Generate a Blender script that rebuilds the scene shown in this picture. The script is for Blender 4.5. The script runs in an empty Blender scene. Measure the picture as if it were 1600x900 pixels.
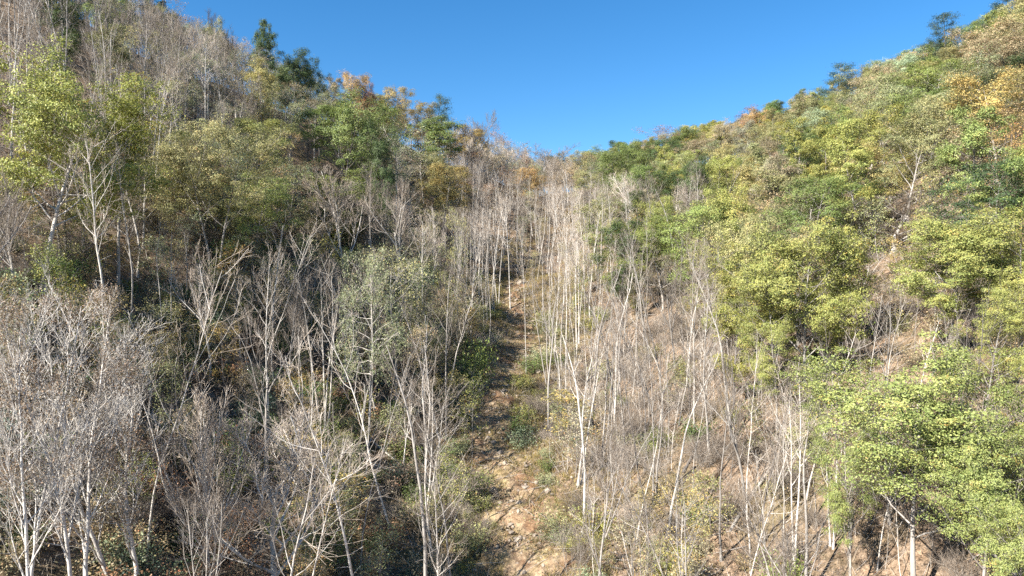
import bpy, math
import numpy as np
from mathutils import Vector

# ------------------------------------------------------------------ camera, sky, sun, exposure
S = bpy.context.scene
COL = S.collection
R = math.radians
F = 1121.0                       # focal length in photo pixels (1600 wide)
CZ = 32.0                        # camera height (drone) over the hollow's mouth

cam_d = bpy.data.cameras.new("camera")
cam_d.sensor_width = 36.0
cam_d.lens = 36.0 * F / 1600.0
cam_d.clip_end = 5000
cam = bpy.data.objects.new("camera", cam_d)
cam.location = (0, 0, CZ)
cam.rotation_euler = (R(90), 0, 0)
COL.objects.link(cam)
S.camera = cam

SUN_EL, SUN_AZ = 37.0, 53.0       # azimuth: degrees to the left of straight behind the camera
ts = Vector((-math.cos(R(SUN_EL)) * math.sin(R(SUN_AZ)), -math.cos(R(SUN_EL)) * math.cos(R(SUN_AZ)), math.sin(R(SUN_EL))))
w = bpy.data.worlds.new("World")
S.world = w
w.use_nodes = True
nt = w.node_tree
bg = nt.nodes["Background"]
sky = nt.nodes.new("ShaderNodeTexSky")
sky.sky_type = 'NISHITA'
sky.sun_disc = False
sky.sun_elevation = R(SUN_EL)
sky.sun_rotation = math.atan2(ts.x, ts.y)
sky.altitude = 600
sky.air_density = 1.0
sky.dust_density = 0.0
sky.ozone_density = 4.0
hs = nt.nodes.new("ShaderNodeHueSaturation")
hs.inputs['Hue'].default_value = 0.498
hs.inputs['Saturation'].default_value = 1.27
hs.inputs['Value'].default_value = 1.25
nt.links.new(sky.outputs[0], hs.inputs['Color'])
nt.links.new(hs.outputs[0], bg.inputs[0])
bg.inputs[1].default_value = 0.051

sd = bpy.data.lights.new("sun", 'SUN')
sd.energy = 5.0
sd.angle = R(0.53)
sd.color = (1.0, 0.95, 0.87)
sun = bpy.data.objects.new("sun", sd)
sun.rotation_euler = ts.to_track_quat('Z', 'Y').to_euler()
COL.objects.link(sun)

S.view_settings.view_transform = 'Standard'
S.view_settings.look = 'None'
S.view_settings.gamma = 1.0
S.view_settings.use_curve_mapping = False
S.view_settings.exposure = 1.66
S.render.engine = 'CYCLES'
cy = S.cycles
cy.use_denoising = False
cy.max_bounces = 4
cy.diffuse_bounces = 1
cy.glossy_bounces = 1
cy.transmission_bounces = 2
cy.transparent_max_bounces = 4
cy.sample_clamp_indirect = 4
S.render.filter_size = 0.85

# ------------------------------------------------------------------ terrain
def P3(px, py, d):
    return ((px - 800) / F * d, d, CZ + (450 - py) / F * d)

GP = [P3(*a) for a in [
    (800, 905, 72), (792, 800, 81), (788, 722, 92), (775, 642, 105), (792, 582, 118), (808, 522, 135), (818, 455, 158), (826, 395, 190),
    (100, 1010, 45), (60, 442, 75), (335, 412, 100), (420, 655, 80), (330, 605, 85), (505, 672, 85), (572, 772, 80), (660, 862, 76),
    (735, 505, 140), (690, 425, 160), (550, 485, 115), (250, 840, 62), (480, 830, 68),
    (1400, 900, 56), (1150, 850, 66), (1000, 640, 99), (1300, 452, 98), (1110, 462, 125), (1590, 552, 68), (1275, 642, 77), (1000, 500, 130),
    (900, 800, 80), (900, 560, 125), (930, 430, 165)]]
GP += [(-61, 170, CZ + 43), (-81, 165, CZ + 51), (-94, 150, CZ + 57), (-42, 190, CZ + 37), (-24, 222, CZ + 41), (-4, 262, CZ + 33),
       (-115, 110, CZ + 50), (-75, 75, CZ + 14), (-60, 30, CZ - 10),
       (21, 330, CZ + 38), (63, 300, CZ + 47), (111, 250, CZ + 56), (137, 220, CZ + 63), (150, 205, CZ + 70),
       (75, 110, CZ + 18), (100, 140, CZ + 35), (75, 150, CZ + 24), (60, 200, CZ + 21), (80, 45, CZ + 0),
       (160, 120, CZ + 62), (220, 160, CZ + 75), (200, 300, CZ + 62), (100, 400, CZ + 30), (-40, 300, CZ + 28), (-120, 260, CZ + 45),
       (-200, 150, CZ + 60), (-180, 40, CZ + 40), (0, 430, CZ + 25), (0, 40, CZ - 36), (0, 0, CZ - 40), (-40, -60, CZ - 30), (60, -60, CZ - 20),
       (0, -90, CZ - 45), (-300, 0, CZ + 40), (300, 0, CZ + 60), (300, 400, CZ + 40), (-300, 400, CZ + 30), (0, 700, CZ + 10), (0, -300, CZ - 50)]
GP = np.array(GP, float)
def _phi(r): return np.sqrt(r * r + 12.0 ** 2)
def _fit(G):
    n = len(G)
    A = np.zeros((n + 3, n + 3))
    A[:n, :n] = _phi(np.hypot(G[:, None, 0] - G[None, :, 0], G[:, None, 1] - G[None, :, 1]))
    A[:n, :n] += np.eye(n) * -1.2
    A[:n, n] = 1; A[:n, n + 1:] = G[:, :2]
    A[n, :n] = 1; A[n + 1:, :n] = G[:, :2].T
    return np.linalg.solve(A, np.r_[G[:, 2], 0, 0, 0])
_W = _fit(GP)
_nr = np.random.default_rng(5)
_WV = [(_nr.uniform(0, 6.28), L, a, _nr.uniform(0, 6.28)) for L, a in
       [(46, .9), (37, .8), (27, .6), (19, .45), (14, .35), (9, .22), (7, .18), (5.2, .13), (4.1, .1), (3.3, .08)] for _ in range(2)]
def terrain(x, y):
    x = np.asarray(x, float); y = np.asarray(y, float)
    z = np.full(x.shape, _W[-3]) + _W[-2] * x + _W[-1] * y
    for i, g in enumerate(GP):
        z = z + _W[i] * _phi(np.hypot(x - g[0], y - g[1]))
    for th, L, a, ph in _WV:
        z = z + .5 * a * np.sin((x * math.cos(th) + y * math.sin(th)) * 6.283 / L + ph)
    return z
def tz(x, y): return float(terrain(x, y))
def proj(x, y, z): return 800 + F * x / y, 450 - F * (z - CZ) / y

# ------------------------------------------------------------------ materials
def mat(name):
    m = bpy.data.materials.new(name); m.use_nodes = True
    n = m.node_tree.nodes; L = m.node_tree.links
    return m, n, L, n["Principled BSDF"]
def ramp(n, stops):
    r = n.new("ShaderNodeValToRGB")
    e = r.color_ramp.elements
    while len(e) < len(stops): e.new(.5)
    for q, (p, c) in zip(e, stops): q.position = p; q.color = (*c, 1)
    return r
def noise(n, L, scale, detail=6, rough=.6, coord=None):
    t = n.new("ShaderNodeTexNoise"); t.inputs['Scale'].default_value = scale
    t.inputs['Detail'].default_value = detail; t.inputs['Roughness'].default_value = rough
    if coord is not None: L.new(coord, t.inputs['Vector'])
    return t
def mix(n, L, a, b, f, mode='MIX'):
    m = n.new("ShaderNodeMix"); m.data_type = 'RGBA'; m.blend_type = mode
    for s, v in ((6, a), (7, b)):
        if isinstance(v, tuple): m.inputs[s].default_value = (*v, 1)
        else: L.new(v, m.inputs[s])
    if isinstance(f, float): m.inputs[0].default_value = f
    else: L.new(f, m.inputs[0])
    return m.outputs[2]

def leaf_material(name, trans=.26):
    """colour = the tree's own colour, each leaf a little lighter, yellower or browner (attribute rnd)"""
    m, n, L, b = mat(name)
    oi = n.new("ShaderNodeObjectInfo")
    at = n.new("ShaderNodeAttribute"); at.attribute_name = "rnd"
    r = ramp(n, [(0.0, (.45, .55, .45)), (.3, (.8, .88, .8)), (.62, (1.1, 1.06, 1.0)), (.86, (1.35, 1.28, 1.2)), (.95, (1.35, 1.1, .9)), (1.0, (1.2, .72, .6))])
    L.new(at.outputs['Fac'], r.inputs[0])
    c = mix(n, L, oi.outputs['Color'], r.outputs[0], 1.0, 'MULTIPLY')
    L.new(c, b.inputs['Base Color'])
    b.inputs['Roughness'].default_value = .55
    b.inputs['Specular IOR Level'].default_value = .35
    t = n.new("ShaderNodeBsdfTranslucent"); L.new(c, t.inputs[0])
    ms = n.new("ShaderNodeMixShader"); ms.inputs[0].default_value = trans
    L.new(b.outputs[0], ms.inputs[1]); L.new(t.outputs[0], ms.inputs[2])
    L.new(ms.outputs[0], n["Material Output"].inputs[0])
    return m
def bark_material(name):
    m, n, L, b = mat(name)
    oi = n.new("ShaderNodeObjectInfo")
    tc = n.new("ShaderNodeTexCoord")
    mp = n.new("ShaderNodeMapping"); mp.inputs['Scale'].default_value = (1, 1, .35)
    L.new(tc.outputs['Object'], mp.inputs[0])
    t1 = noise(n, L, 2.2, 6, .7, mp.outputs[0])
    r1 = ramp(n, [(.33, (.28, .26, .24)), (.46, (.9, .87, .83)), (.62, (1.12, 1.1, 1.06)), (.75, (.7, .72, .62))])
    L.new(t1.outputs['Fac'], r1.inputs[0])
    c = mix(n, L, oi.outputs['Color'], r1.outputs[0], 1.0, 'MULTIPLY')
    L.new(c, b.inputs['Base Color'])
    b.inputs['Roughness'].default_value = .85
    t2 = noise(n, L, 14, 4, .6, mp.outputs[0])
    bp = n.new("ShaderNodeBump"); bp.inputs['Strength'].default_value = .5; bp.inputs['Distance'].default_value = .05
    L.new(t2.outputs['Fac'], bp.inputs['Height']); L.new(bp.outputs[0], b.inputs['Normal'])
    return m
M_LEAF = leaf_material("autumn_leaf")
M_NEEDLE = leaf_material("needle", .15)
M_BARK = bark_material("bark")

def ground_material():
    m, n, L, b = mat("leaf_litter_ground")
    g = n.new("ShaderNodeNewGeometry"); co = g.outputs['Position']
    n1 = noise(n, L, 1.9, 8, .72, co); n2 = noise(n, L, .09, 5, .6, co); n3 = noise(n, L, .5, 6, .65, co); n4 = noise(n, L, 7.5, 3, .7, co)
    r1 = ramp(n, [(.3, (.06, .044, .032)), (.43, (.165, .122, .085)), (.55, (.285, .215, .155)), (.72, (.41, .325, .245))])
    L.new(n1.outputs['Fac'], r1.inputs[0])
    r3 = ramp(n, [(.36, (.5, .46, .42)), (.5, (.95, .93, .9)), (.66, (1.15, 1.05, .95))])
    L.new(n3.outputs['Fac'], r3.inputs[0])
    c = mix(n, L, r1.outputs[0], r3.outputs[0], 1.0, 'MULTIPLY')
    r4 = ramp(n, [(.38, (.55, .5, .48)), (.55, (1, 1, 1)), (.7, (1.3, 1.2, 1.1))])
    L.new(n4.outputs['Fac'], r4.inputs[0])
    c = mix(n, L, c, r4.outputs[0], .8, 'MULTIPLY')
    r2 = ramp(n, [(.5, (0, 0, 0)), (.66, (1, 1, 1))]); L.new(n2.outputs['Fac'], r2.inputs[0])
    gm = n.new("ShaderNodeMath"); gm.operation = 'MULTIPLY'; gm.inputs[1].default_value = .45
    L.new(r2.outputs[0], gm.inputs[0])
    c = mix(n, L, c, (.13, .12, .045), gm.outputs[0])
    L.new(c, b.inputs['Base Color']); b.inputs['Roughness'].default_value = .95; b.inputs['Specular IOR Level'].default_value = .15
    bp = n.new("ShaderNodeBump"); bp.inputs['Strength'].default_value = .9; bp.inputs['Distance'].default_value = .25
    L.new(n1.outputs['Fac'], bp.inputs['Height']); L.new(bp.outputs[0], b.inputs['Normal'])
    return m
def track_material():
    m, n, L, b = mat("trodden_soil_and_straw")
    g = n.new("ShaderNodeNewGeometry"); co = g.outputs['Position']
    n1 = noise(n, L, 1.1, 8, .7, co); n2 = noise(n, L, .28, 5, .6, co); n3 = noise(n, L, 6, 4, .7, co)
    r1 = ramp(n, [(.3, (.085, .054, .036)), (.43, (.20, .138, .088)), (.55, (.33, .242, .155)), (.7, (.43, .345, .23))])
    L.new(n1.outputs['Fac'], r1.inputs[0])
    r2 = ramp(n, [(.38, (.75, .62, .55)), (.5, (1, 1, 1)), (.64, (.95, 1.0, .8))]); L.new(n2.outputs['Fac'], r2.inputs[0])
    c = mix(n, L, r1.outputs[0], r2.outputs[0], 1.0, 'MULTIPLY')
    r3 = ramp(n, [(.35, (.55, .52, .5)), (.55, (1, 1, 1)), (.7, (1.2, 1.15, 1.1))]); L.new(n3.outputs['Fac'], r3.inputs[0])
    c = mix(n, L, c, r3.outputs[0], .8, 'MULTIPLY')
    L.new(c, b.inputs['Base Color']); b.inputs['Roughness'].default_value = .95; b.inputs['Specular IOR Level'].default_value = .15
    bp = n.new("ShaderNodeBump"); bp.inputs['Strength'].default_value = 1.0; bp.inputs['Distance'].default_value = .2
    L.new(n1.outputs['Fac'], bp.inputs['Height']); L.new(bp.outputs[0], b.inputs['Normal'])
    return m

# ------------------------------------------------------------------ mesh helpers (numpy)
def make_mesh(name, V, Q, m, rnd=None, smooth=True):
    """V (n,3), Q (m,4) quads or (m,3) triangles"""
    me = bpy.data.meshes.new(name)
    k = Q.shape[1]
    me.vertices.add(len(V)); me.vertices.foreach_set("co", np.ascontiguousarray(V, np.float32).ravel())
    me.loops.add(Q.size); me.loops.foreach_set("vertex_index", np.ascontiguousarray(Q, np.int32).ravel())
    me.polygons.add(len(Q))
    me.polygons.foreach_set("loop_start", np.arange(0, Q.size, k, dtype=np.int32))
    me.polygons.foreach_set("use_smooth", np.full(len(Q), smooth))
    if rnd is not None:
        a = me.attributes.new("rnd", 'FLOAT', 'FACE'); a.data.foreach_set("value", np.asarray(rnd, np.float32))
    me.materials.append(m)
    me.update(calc_edges=True)
    return me
def link(name, me, parent=None):
    o = bpy.data.objects.new(name, me); COL.objects.link(o)
    if parent is not None: o.parent = parent
    return o
def unit(v): return v / np.maximum(np.linalg.norm(v, axis=-1, keepdims=True), 1e-9)
def perp(D):
    a = np.where(np.abs(D[..., 2:3]) > .9, np.array([1., 0, 0]), np.array([0, 0, 1.]))
    U = unit(np.cross(D, a)); return U, np.cross(D, U)

class Tubes:
    def __init__(s): s.V = []; s.Q = []; s.n = 0
    def add(s, P, Rr, sides):
        N, K, _ = P.shape
        D = unit(P[:, -1] - P[:, 0]); U, W = perp(D)
        a = np.arange(sides) * 2 * math.pi / sides
        ring = np.cos(a)[None, :, None] * U[:, None, :] + np.sin(a)[None, :, None] * W[:, None, :]
        V = P[:, :, None, :] + Rr[:, :, None, None] * ring[:, None, :, :]
        s.V.append(V.reshape(-1, 3))
        i = (np.arange(N)[:, None, None] * K + np.arange(K - 1)[None, :, None]) * sides
        j = np.arange(sides)[None, None, :]; j2 = (np.arange(sides) + 1)[None, None, :] % sides
        s.Q.append(np.stack([i + j, i + j2, i + sides + j2, i + sides + j], -1).reshape(-1, 4) + s.n)
        s.n += N * K * sides
    def arrays(s): return np.concatenate(s.V), np.concatenate(s.Q)
    def mesh(s, name, m=None): return make_mesh(name, *s.arrays(), m or M_BARK)

def walk(rng, p0, d0, L, K, wob, up):
    N = len(p0); P = np.zeros((N, K, 3)); P[:, 0] = p0; d = unit(d0)
    for k in range(1, K):
        d = unit(d + wob * rng.normal(size=(N, 3)) + np.array([0, 0, 1.]) * up)
        P[:, k] = P[:, k - 1] + d * (L / (K - 1))[:, None]
    return P
def sprout(rng, P, Rr, n, t0, t1, ang, av, lenf, K, wob, up, rf, rmin, rmax=9, taper=.85):
    """n children on each branch of P; lenf(t, parent length) -> length"""
    N, K0, _ = P.shape
    t = t0 + (t1 - t0) * (np.arange(n)[None, :] + rng.uniform(0, 1, (N, n))) / n
    f = np.clip(t * (K0 - 1), 0, K0 - 1.001); i = f.astype(int); fr = (f - i)[..., None]
    b = np.arange(N)[:, None]
    p = P[b, i] * (1 - fr) + P[b, i + 1] * fr
    D = unit(P[b, i + 1] - P[b, i]); r = Rr[b, i] * (1 - fr[..., 0]) + Rr[b, i + 1] * fr[..., 0]
    U, W = perp(D)
    az = np.arange(n)[None, :] * 2.399 + rng.uniform(0, 6.28, (N, 1)) + rng.normal(0, .5, (N, n))
    an = np.clip(rng.normal(ang, av, (N, n)), .08, 2.2)
    d = np.cos(an)[..., None] * D + np.sin(an)[..., None] * (np.cos(az)[..., None] * U + np.sin(az)[..., None] * W)
    PL = np.linalg.norm(np.diff(P, axis=1), axis=2).sum(1)[:, None]
    L = lenf(t, PL) * rng.uniform(.65, 1.25, (N, n))
    p, d, L, r = p.reshape(-1, 3), d.reshape(-1, 3), L.ravel(), r.ravel()
    C = walk(rng, p, d, L, K, wob, up)
    r0 = np.clip(np.minimum(r * rf, r * .95), rmin, rmax)
    s = np.linspace(0, 1, K)[None, :]
    return C, np.maximum(r0[:, None] * (1 - taper * s), rmin * .6)

def leaves(rng, C, n, spread, size, flat=.55, aspect=.62, upb=.5):
    """n diamond leaves round each centre C"""
    N = len(C)
    c = np.repeat(C, n, 0) + rng.normal(size=(N * n, 3)) * spread * np.array([1, 1, flat])
    nn = unit(rng.normal(size=(N * n, 3)) + np.array([0, 0, upb * 2]))
    a = unit(np.cross(nn, rng.normal(size=(N * n, 3)))); b = np.cross(nn, a)
    s = (size * rng.uniform(.55, 1.35, N * n))[:, None]
    V = np.stack([c - a * s * .5, c - b * s * .5 * aspect + a * s * .08, c + a * s * .5, c + b * s * .5 * aspect + a * s * .08], 1)
    cl = np.repeat(rng.normal(0, .13, N), n)
    rnd = np.clip(rng.beta(2.2, 2.4, N * n) + cl, 0, 1)
    return V.reshape(-1, 3), np.arange(N * n * 4).reshape(-1, 4), rnd
def domes(rng, C, n, rad, size, flat=.6, aspect=.62):
    """n diamond leaves over the upper side of a spray of radius rad at each centre C, facing outward and up"""
    N = len(C)
    rr = np.repeat(rad * rng.uniform(.6, 1.3, N), n)
    d = unit(rng.normal(size=(N * n, 3)) + np.array([0, 0, .55]))
    lum = 1 + .22 * np.sin(d[:, 0] * 5 + np.repeat(rng.uniform(0, 6, N), n)) + .2 * np.sin(d[:, 1] * 6 + np.repeat(rng.uniform(0, 6, N), n))
    q = rng.uniform(.45, 1.05, N * n) ** .6
    c = np.repeat(C, n, 0) + d * (rr * q * lum)[:, None] * np.array([1, 1, flat])
    ctr = C.mean(0) - np.array([0, 0, .12 * np.ptp(C[:, 2])])
    nn = unit(d * .7 + unit(c - ctr) * .75 + rng.normal(size=(N * n, 3)) * .5 + np.array([0, 0, .15]))
    a = unit(np.cross(nn, rng.normal(size=(N * n, 3)))); b = np.cross(nn, a)
    s = (size * rng.uniform(.55, 1.35, N * n))[:, None]
    V = np.stack([c - a * s * .5, c - b * s * .5 * aspect + a * s * .08, c + a * s * .5, c + b * s * .5 * aspect + a * s * .08], 1)
    rnd = np.clip(rng.beta(2.4, 2.4, N * n) * .9 + np.repeat(rng.normal(.04, .13, N), n), 0, 1)
    return V.reshape(-1, 3), np.arange(N * n * 4).reshape(-1, 4), rnd
def pts(P, ts):
    """points along branches at fractions ts"""
    K = P.shape[1]; out = []
    for t in ts:
        f = min(t * (K - 1), K - 1.001); i = int(f); out.append(P[:, i] * (1 - (f - i)) + P[:, i + 1] * (f - i))
    return np.concatenate(out)

# ------------------------------------------------------------------ tree builders: each returns (trunk mesh, crown mesh, height, width)
def finish(tr, crown):
    Vc = np.empty(len(crown.vertices) * 3, np.float32); crown.vertices.foreach_get("co", Vc); Vc = Vc.reshape(-1, 3)
    return tr, crown, float(np.percentile(Vc[:, 2], 99.7)), float(np.percentile(np.abs(Vc[:, :2]).max(1), 96) * 2)

def trunk_path(rng, h, r, K=11, wob=.03, lean=(0, 0), bow=0.0, n=1, spread=0.0, flare=1.9, tip=.18):
    p0 = np.zeros((n, 3)); 
    az = rng.uniform(0, 6.28) + np.arange(n) * 6.283 / max(n, 1) + rng.normal(0, .3, n)
    d = np.stack([np.sin(spread) * np.cos(az) + lean[0], np.sin(spread) * np.sin(az) + lean[1], np.full(n, 1.)], 1)
    if n > 1: p0[:, :2] = np.stack([np.cos(az), np.sin(az)], 1) * r * 1.6
    p0[:, 2] = -.8
    L = h * rng.uniform(.82, 1.0, n) if n > 1 else np.full(1, h)
    P = walk(rng, p0, d, L + .8, K, wob, bow)
    s = np.linspace(0, 1, K)
    Rr = r * (1 - (1 - tip) * s ** .9)
    Rr[0] *= flare; Rr[1] *= 1 + (flare - 1) * .12
    return P, np.repeat(Rr[None], n, 0) * rng.uniform(.75, 1.05, (n, 1))

def bare_pole(seed, h=21, r=.17, clear=.5, blen=.2, n1=20, ang=.75, n=1, spread=0.0, wob=.03, lean=(0, 0), dens=1.0, up=.12, fork=False):
    rng = np.random.default_rng(seed)
    T = Tubes(); Tw = Tubes()
    P, Rr = trunk_path(rng, h, r, 12, wob, lean, .02, n, spread)
    T.add(P, Rr, 8)
    lf = lambda t, PL: blen * h * (.45 + .9 * np.sin(np.pi * np.clip((t - clear) / (1 - clear), 0, 1) ** .8 * .86 + .25))
    B1, R1 = sprout(rng, P, Rr, n1, clear, .985, ang, .2, lf, 7, .1, up, .5, .018, .12)
    T.add(B1, R1, 5)
    if clear > .25:     # a few dead stubs below the crown
        Bs, Rs = sprout(rng, P, Rr, 6, .18, clear, 1.35, .25, lambda t, PL: .05 * h + 0 * t, 4, .12, .0, .22, .012, .03)
        T.add(Bs, Rs, 4)
    B2, R2 = sprout(rng, B1, R1, max(3, int(6 * dens)), .2, .97, .7, .2, lambda t, PL: PL * (.55 - .3 * t), 5, .12, .1, .55, .013, .05)
    Tw.add(B2, R2, 4)
    B3, R3 = sprout(rng, B2, R2, max(3, int(6 * dens)), .12, .98, .65, .22, lambda t, PL: PL * (.6 - .25 * t), 4, .12, .1, .6, .010, .02)
    Tw.add(B3, R3, 3)
    B4, R4 = sprout(rng, B3, R3, max(2, int(3 * dens)), .2, 1, .55, .2, lambda t, PL: PL * .6 + .12, 3, .12, .08, .7, .008, .012)
    Tw.add(B4, R4, 3)
    return finish(T.mesh("trunk"), Tw.mesh("crown"))

def bare_spread(seed, h=17, r=.22, tt=.32, nl=5, ang=.5, dens=1.0, twig=.014, n3=8, up=.1, sub=.95, up2=.13):
    """short trunk dividing into long ascending limbs, wide fan of twigs"""
    rng = np.random.default_rng(seed)
    T = Tubes(); Tw = Tubes()
    P, Rr = trunk_path(rng, h * .62, r, 9, .05, tip=.35)
    T.add(P, Rr, 8)
    B1, R1 = sprout(rng, P, Rr, nl, tt, .99, ang, .15, lambda t, PL: h * (.62 - .3 * t), 8, .09, up, .72, .05, .2, .8)
    T.add(B1, R1, 6)
    B2, R2 = sprout(rng, B1, R1, int(7 * dens), .15, .98, .62, .2, lambda t, PL: PL * (.62 - .38 * t), 7, .1, up, .6, .024, .09)
    T.add(B2, R2, 5)
    B3, R3 = sprout(rng, B2, R2, n3, .1, .98, .6, .2, lambda t, PL: PL * (.6 - .3 * t), 5, .1, up2, .6, twig * 1.3, .03)
    Tw.add(B3, R3, 3)
    B4, R4 = sprout(rng, B3, R3, int(6 * dens), .1, .98, .55, .2, lambda t, PL: PL * (.62 - .2 * t) + .1, 4, .1, up2, .7, twig, .015)
    Tw.add(B4, R4, 3)
    return finish(T.mesh("trunk"), Tw.mesh("crown"))

def leafy(seed, h=19, r=.24, clear=.3, width=.62, n1=18, shape='round', leaf=.20, nleaf=200, spread=1.35, flat=.62, n2=6, n3=4, thin=1.0, n=1, nspread=.0, lean=(0, 0), up=.06, ang=.95, full=False, keep=1.0):
    rng = np.random.default_rng(seed)
    T = Tubes()
    P, Rr = trunk_path(rng, h * .93, r, 11, .05, lean, .03, n, nspread)
    T.add(P, Rr, 8)
    def lf(t, PL):
        u = np.clip((t - clear) / (1 - clear), 0, 1)
        k = {'round': .4 + .62 * np.sin(np.pi * (u * .78 + .17)), 'oval': .5 + .5 * np.sin(np.pi * (u * .8 + .15)), 'cone': 1.05 - .85 * u, 'vase': .35 + .65 * u ** .7 - .3 * u ** 4}[shape]
        return h * width * .55 * k
    B1, R1 = sprout(rng, P, Rr, n1, clear, .99, ang, .18, lf, 7, .11, up, .55, .03, .15)
    T.add(B1, R1, 5)
    B2, R2 = sprout(rng, B1, R1, n2, .3, 1, .75, .25, lambda t, PL: PL * (.55 - .25 * t), 5, .12, .04, .55, .015, .06)
    T.add(B2, R2, 4)
    B3, R3 = sprout(rng, B2, R2, n3, .3, 1, .75, .3, lambda t, PL: PL * .45 + .25, 3, .12, .03, .6, .01, .02)
    T.add(B3, R3, 3)
    C = np.concatenate([B2[:, -1], B1[:, -1], B1[::2, 4], P[:, -1]] + ([B2[:, 2]] if full else []))
    ax = np.stack([P[0, 5, 0] + 0 * C[:, 0], P[0, 5, 1] + 0 * C[:, 0]], 1)
    rad = np.hypot(*(C[:, :2] - ax).T); C = C[(rad > .1 * h * width) | (C[:, 2] > .8 * h)]
    if keep < 1:
        q = np.sin(C[:, 0] * .9 + seed) + np.sin(C[:, 1] * 1.1) + np.sin(C[:, 2] * 1.0 + 2 * seed) + rng.normal(0, .8, len(C))
        C = C[q > np.quantile(q, 1 - keep)]
    if thin < 1:
        # leaf loss goes by whole sprays, so gaps open in the crown
        C = np.concatenate([C, pts(B3, (.9,))])
        C = C[rng.uniform(size=len(C)) < thin]
        V, Q, rn = leaves(rng, C, nleaf, spread, leaf, .6)
    else:
        V, Q, rn = domes(rng, C, nleaf, spread, leaf, flat)
    return finish(T.mesh("trunk"), make_mesh("crown", V, Q, M_LEAF, rn, False))

def pine(seed, h=20, r=.2, clear=.2, width=.46, n1=30):
    """white pine: level whorls of boughs carrying flat plates of needles"""
    rng = np.random.default_rng(seed)
    T = Tubes()
    P, Rr = trunk_path(rng, h * .97, r, 10, .02); T.add(P, Rr, 7)
    B1, R1 = sprout(rng, P, Rr, n1, clear, .98, 1.35, .15, lambda t, PL: h * width * .55 * (1.1 - .8 * t), 6, .09, .05, .4, .02, .07)
    T.add(B1, R1, 4)
    B2, R2 = sprout(rng, B1, R1, 8, .3, 1, .8, .2, lambda t, PL: PL * .38, 4, .1, .05, .5, .012, .03)
    T.add(B2, R2, 3)
    C = pts(B2, (.4, .75, 1.0))
    V, Q, rn = leaves(rng, C, 16, .42, .34, .55, .2, .4)
    return finish(T.mesh("trunk"), make_mesh("crown", V, Q, M_NEEDLE, rn * .75, False))

def bush(seed, h=2.6, n=9, leaf=.2, nleaf=14, spread=.3, leafed=True, twigd=6):
    rng = np.random.default_rng(seed)
    T = Tubes()
    P, Rr = trunk_path(rng, h * .85, .03, 6, .12, n=n, spread=.55, flare=1.1)
    P[:, 0, 2] = -.25
    T.add(P, Rr, 4)
    B1, R1 = sprout(rng, P, Rr, twigd, .2, 1, .6, .25, lambda t, PL: PL * .5, 4, .14, .12, .6, .012, .03)
    T.add(B1, R1, 3)
    if leafed:
        V, Q, rn = leaves(rng, pts(B1, (.5, 1.0)), nleaf, spread, leaf, .8)
        return finish(T.mesh("stems"), make_mesh("foliage", V, Q, M_LEAF, rn, False))
    Tw = Tubes()
    B2, R2 = sprout(rng, B1, R1, 7, .1, 1, .6, .25, lambda t, PL: PL * .6 + .1, 3, .14, .1, .7, .009, .015)
    Tw.add(B2, R2, 3)
    B3, R3 = sprout(rng, B2, R2, 3, .2, 1, .6, .25, lambda t, PL: PL * .6 + .08, 3, .14, .08, .7, .008, .012)
    Tw.add(B3, R3, 3)
    return finish(T.mesh("stems"), Tw.mesh("twigs"))

def withered(seed, h=17):
    """pale upright stems still holding small curled brown leaves"""
    rng = np.random.default_rng(seed)
    T = Tubes()
    P, Rr = trunk_path(rng, h * .95, .13, 11, .05, n=2, spread=.12, bow=.03)
    T.add(P, Rr, 7)
    B1, R1 = sprout(rng, P, Rr, 17, .2, .98, .62, .18, lambda t, PL: h * (.36 - .22 * t), 8, .08, .1, .5, .025, .09)
    T.add(B1, R1, 5)
    B2, R2 = sprout(rng, B1, R1, 7, .15, 1, .6, .2, lambda t, PL: PL * (.55 - .25 * t), 5, .1, .12, .6, .014, .04)
    T.add(B2, R2, 4)
    B3, R3 = sprout(rng, B2, R2, 6, .1, 1, .6, .2, lambda t, PL: PL * .42 + .1, 4, .12, .12, .6, .010, .02)
    T.add(B3, R3, 3)
    C = pts(B3, (.35, .7, 1.0))
    q = np.sin(C[:, 0] * 1.7 + seed) + np.sin(C[:, 1] * 1.9) + np.sin(C[:, 2] * 1.6 + 2 * seed) + rng.normal(0, .6, len(C))
    C = C[q > np.quantile(q, .66)]
    V, Q, rn = leaves(rng, C, 4, .13, .10, 1, .6, .1)
    return finish(T.mesh("trunk"), make_mesh("crown", V, Q, M_LEAF, rn * .84, False))

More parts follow.
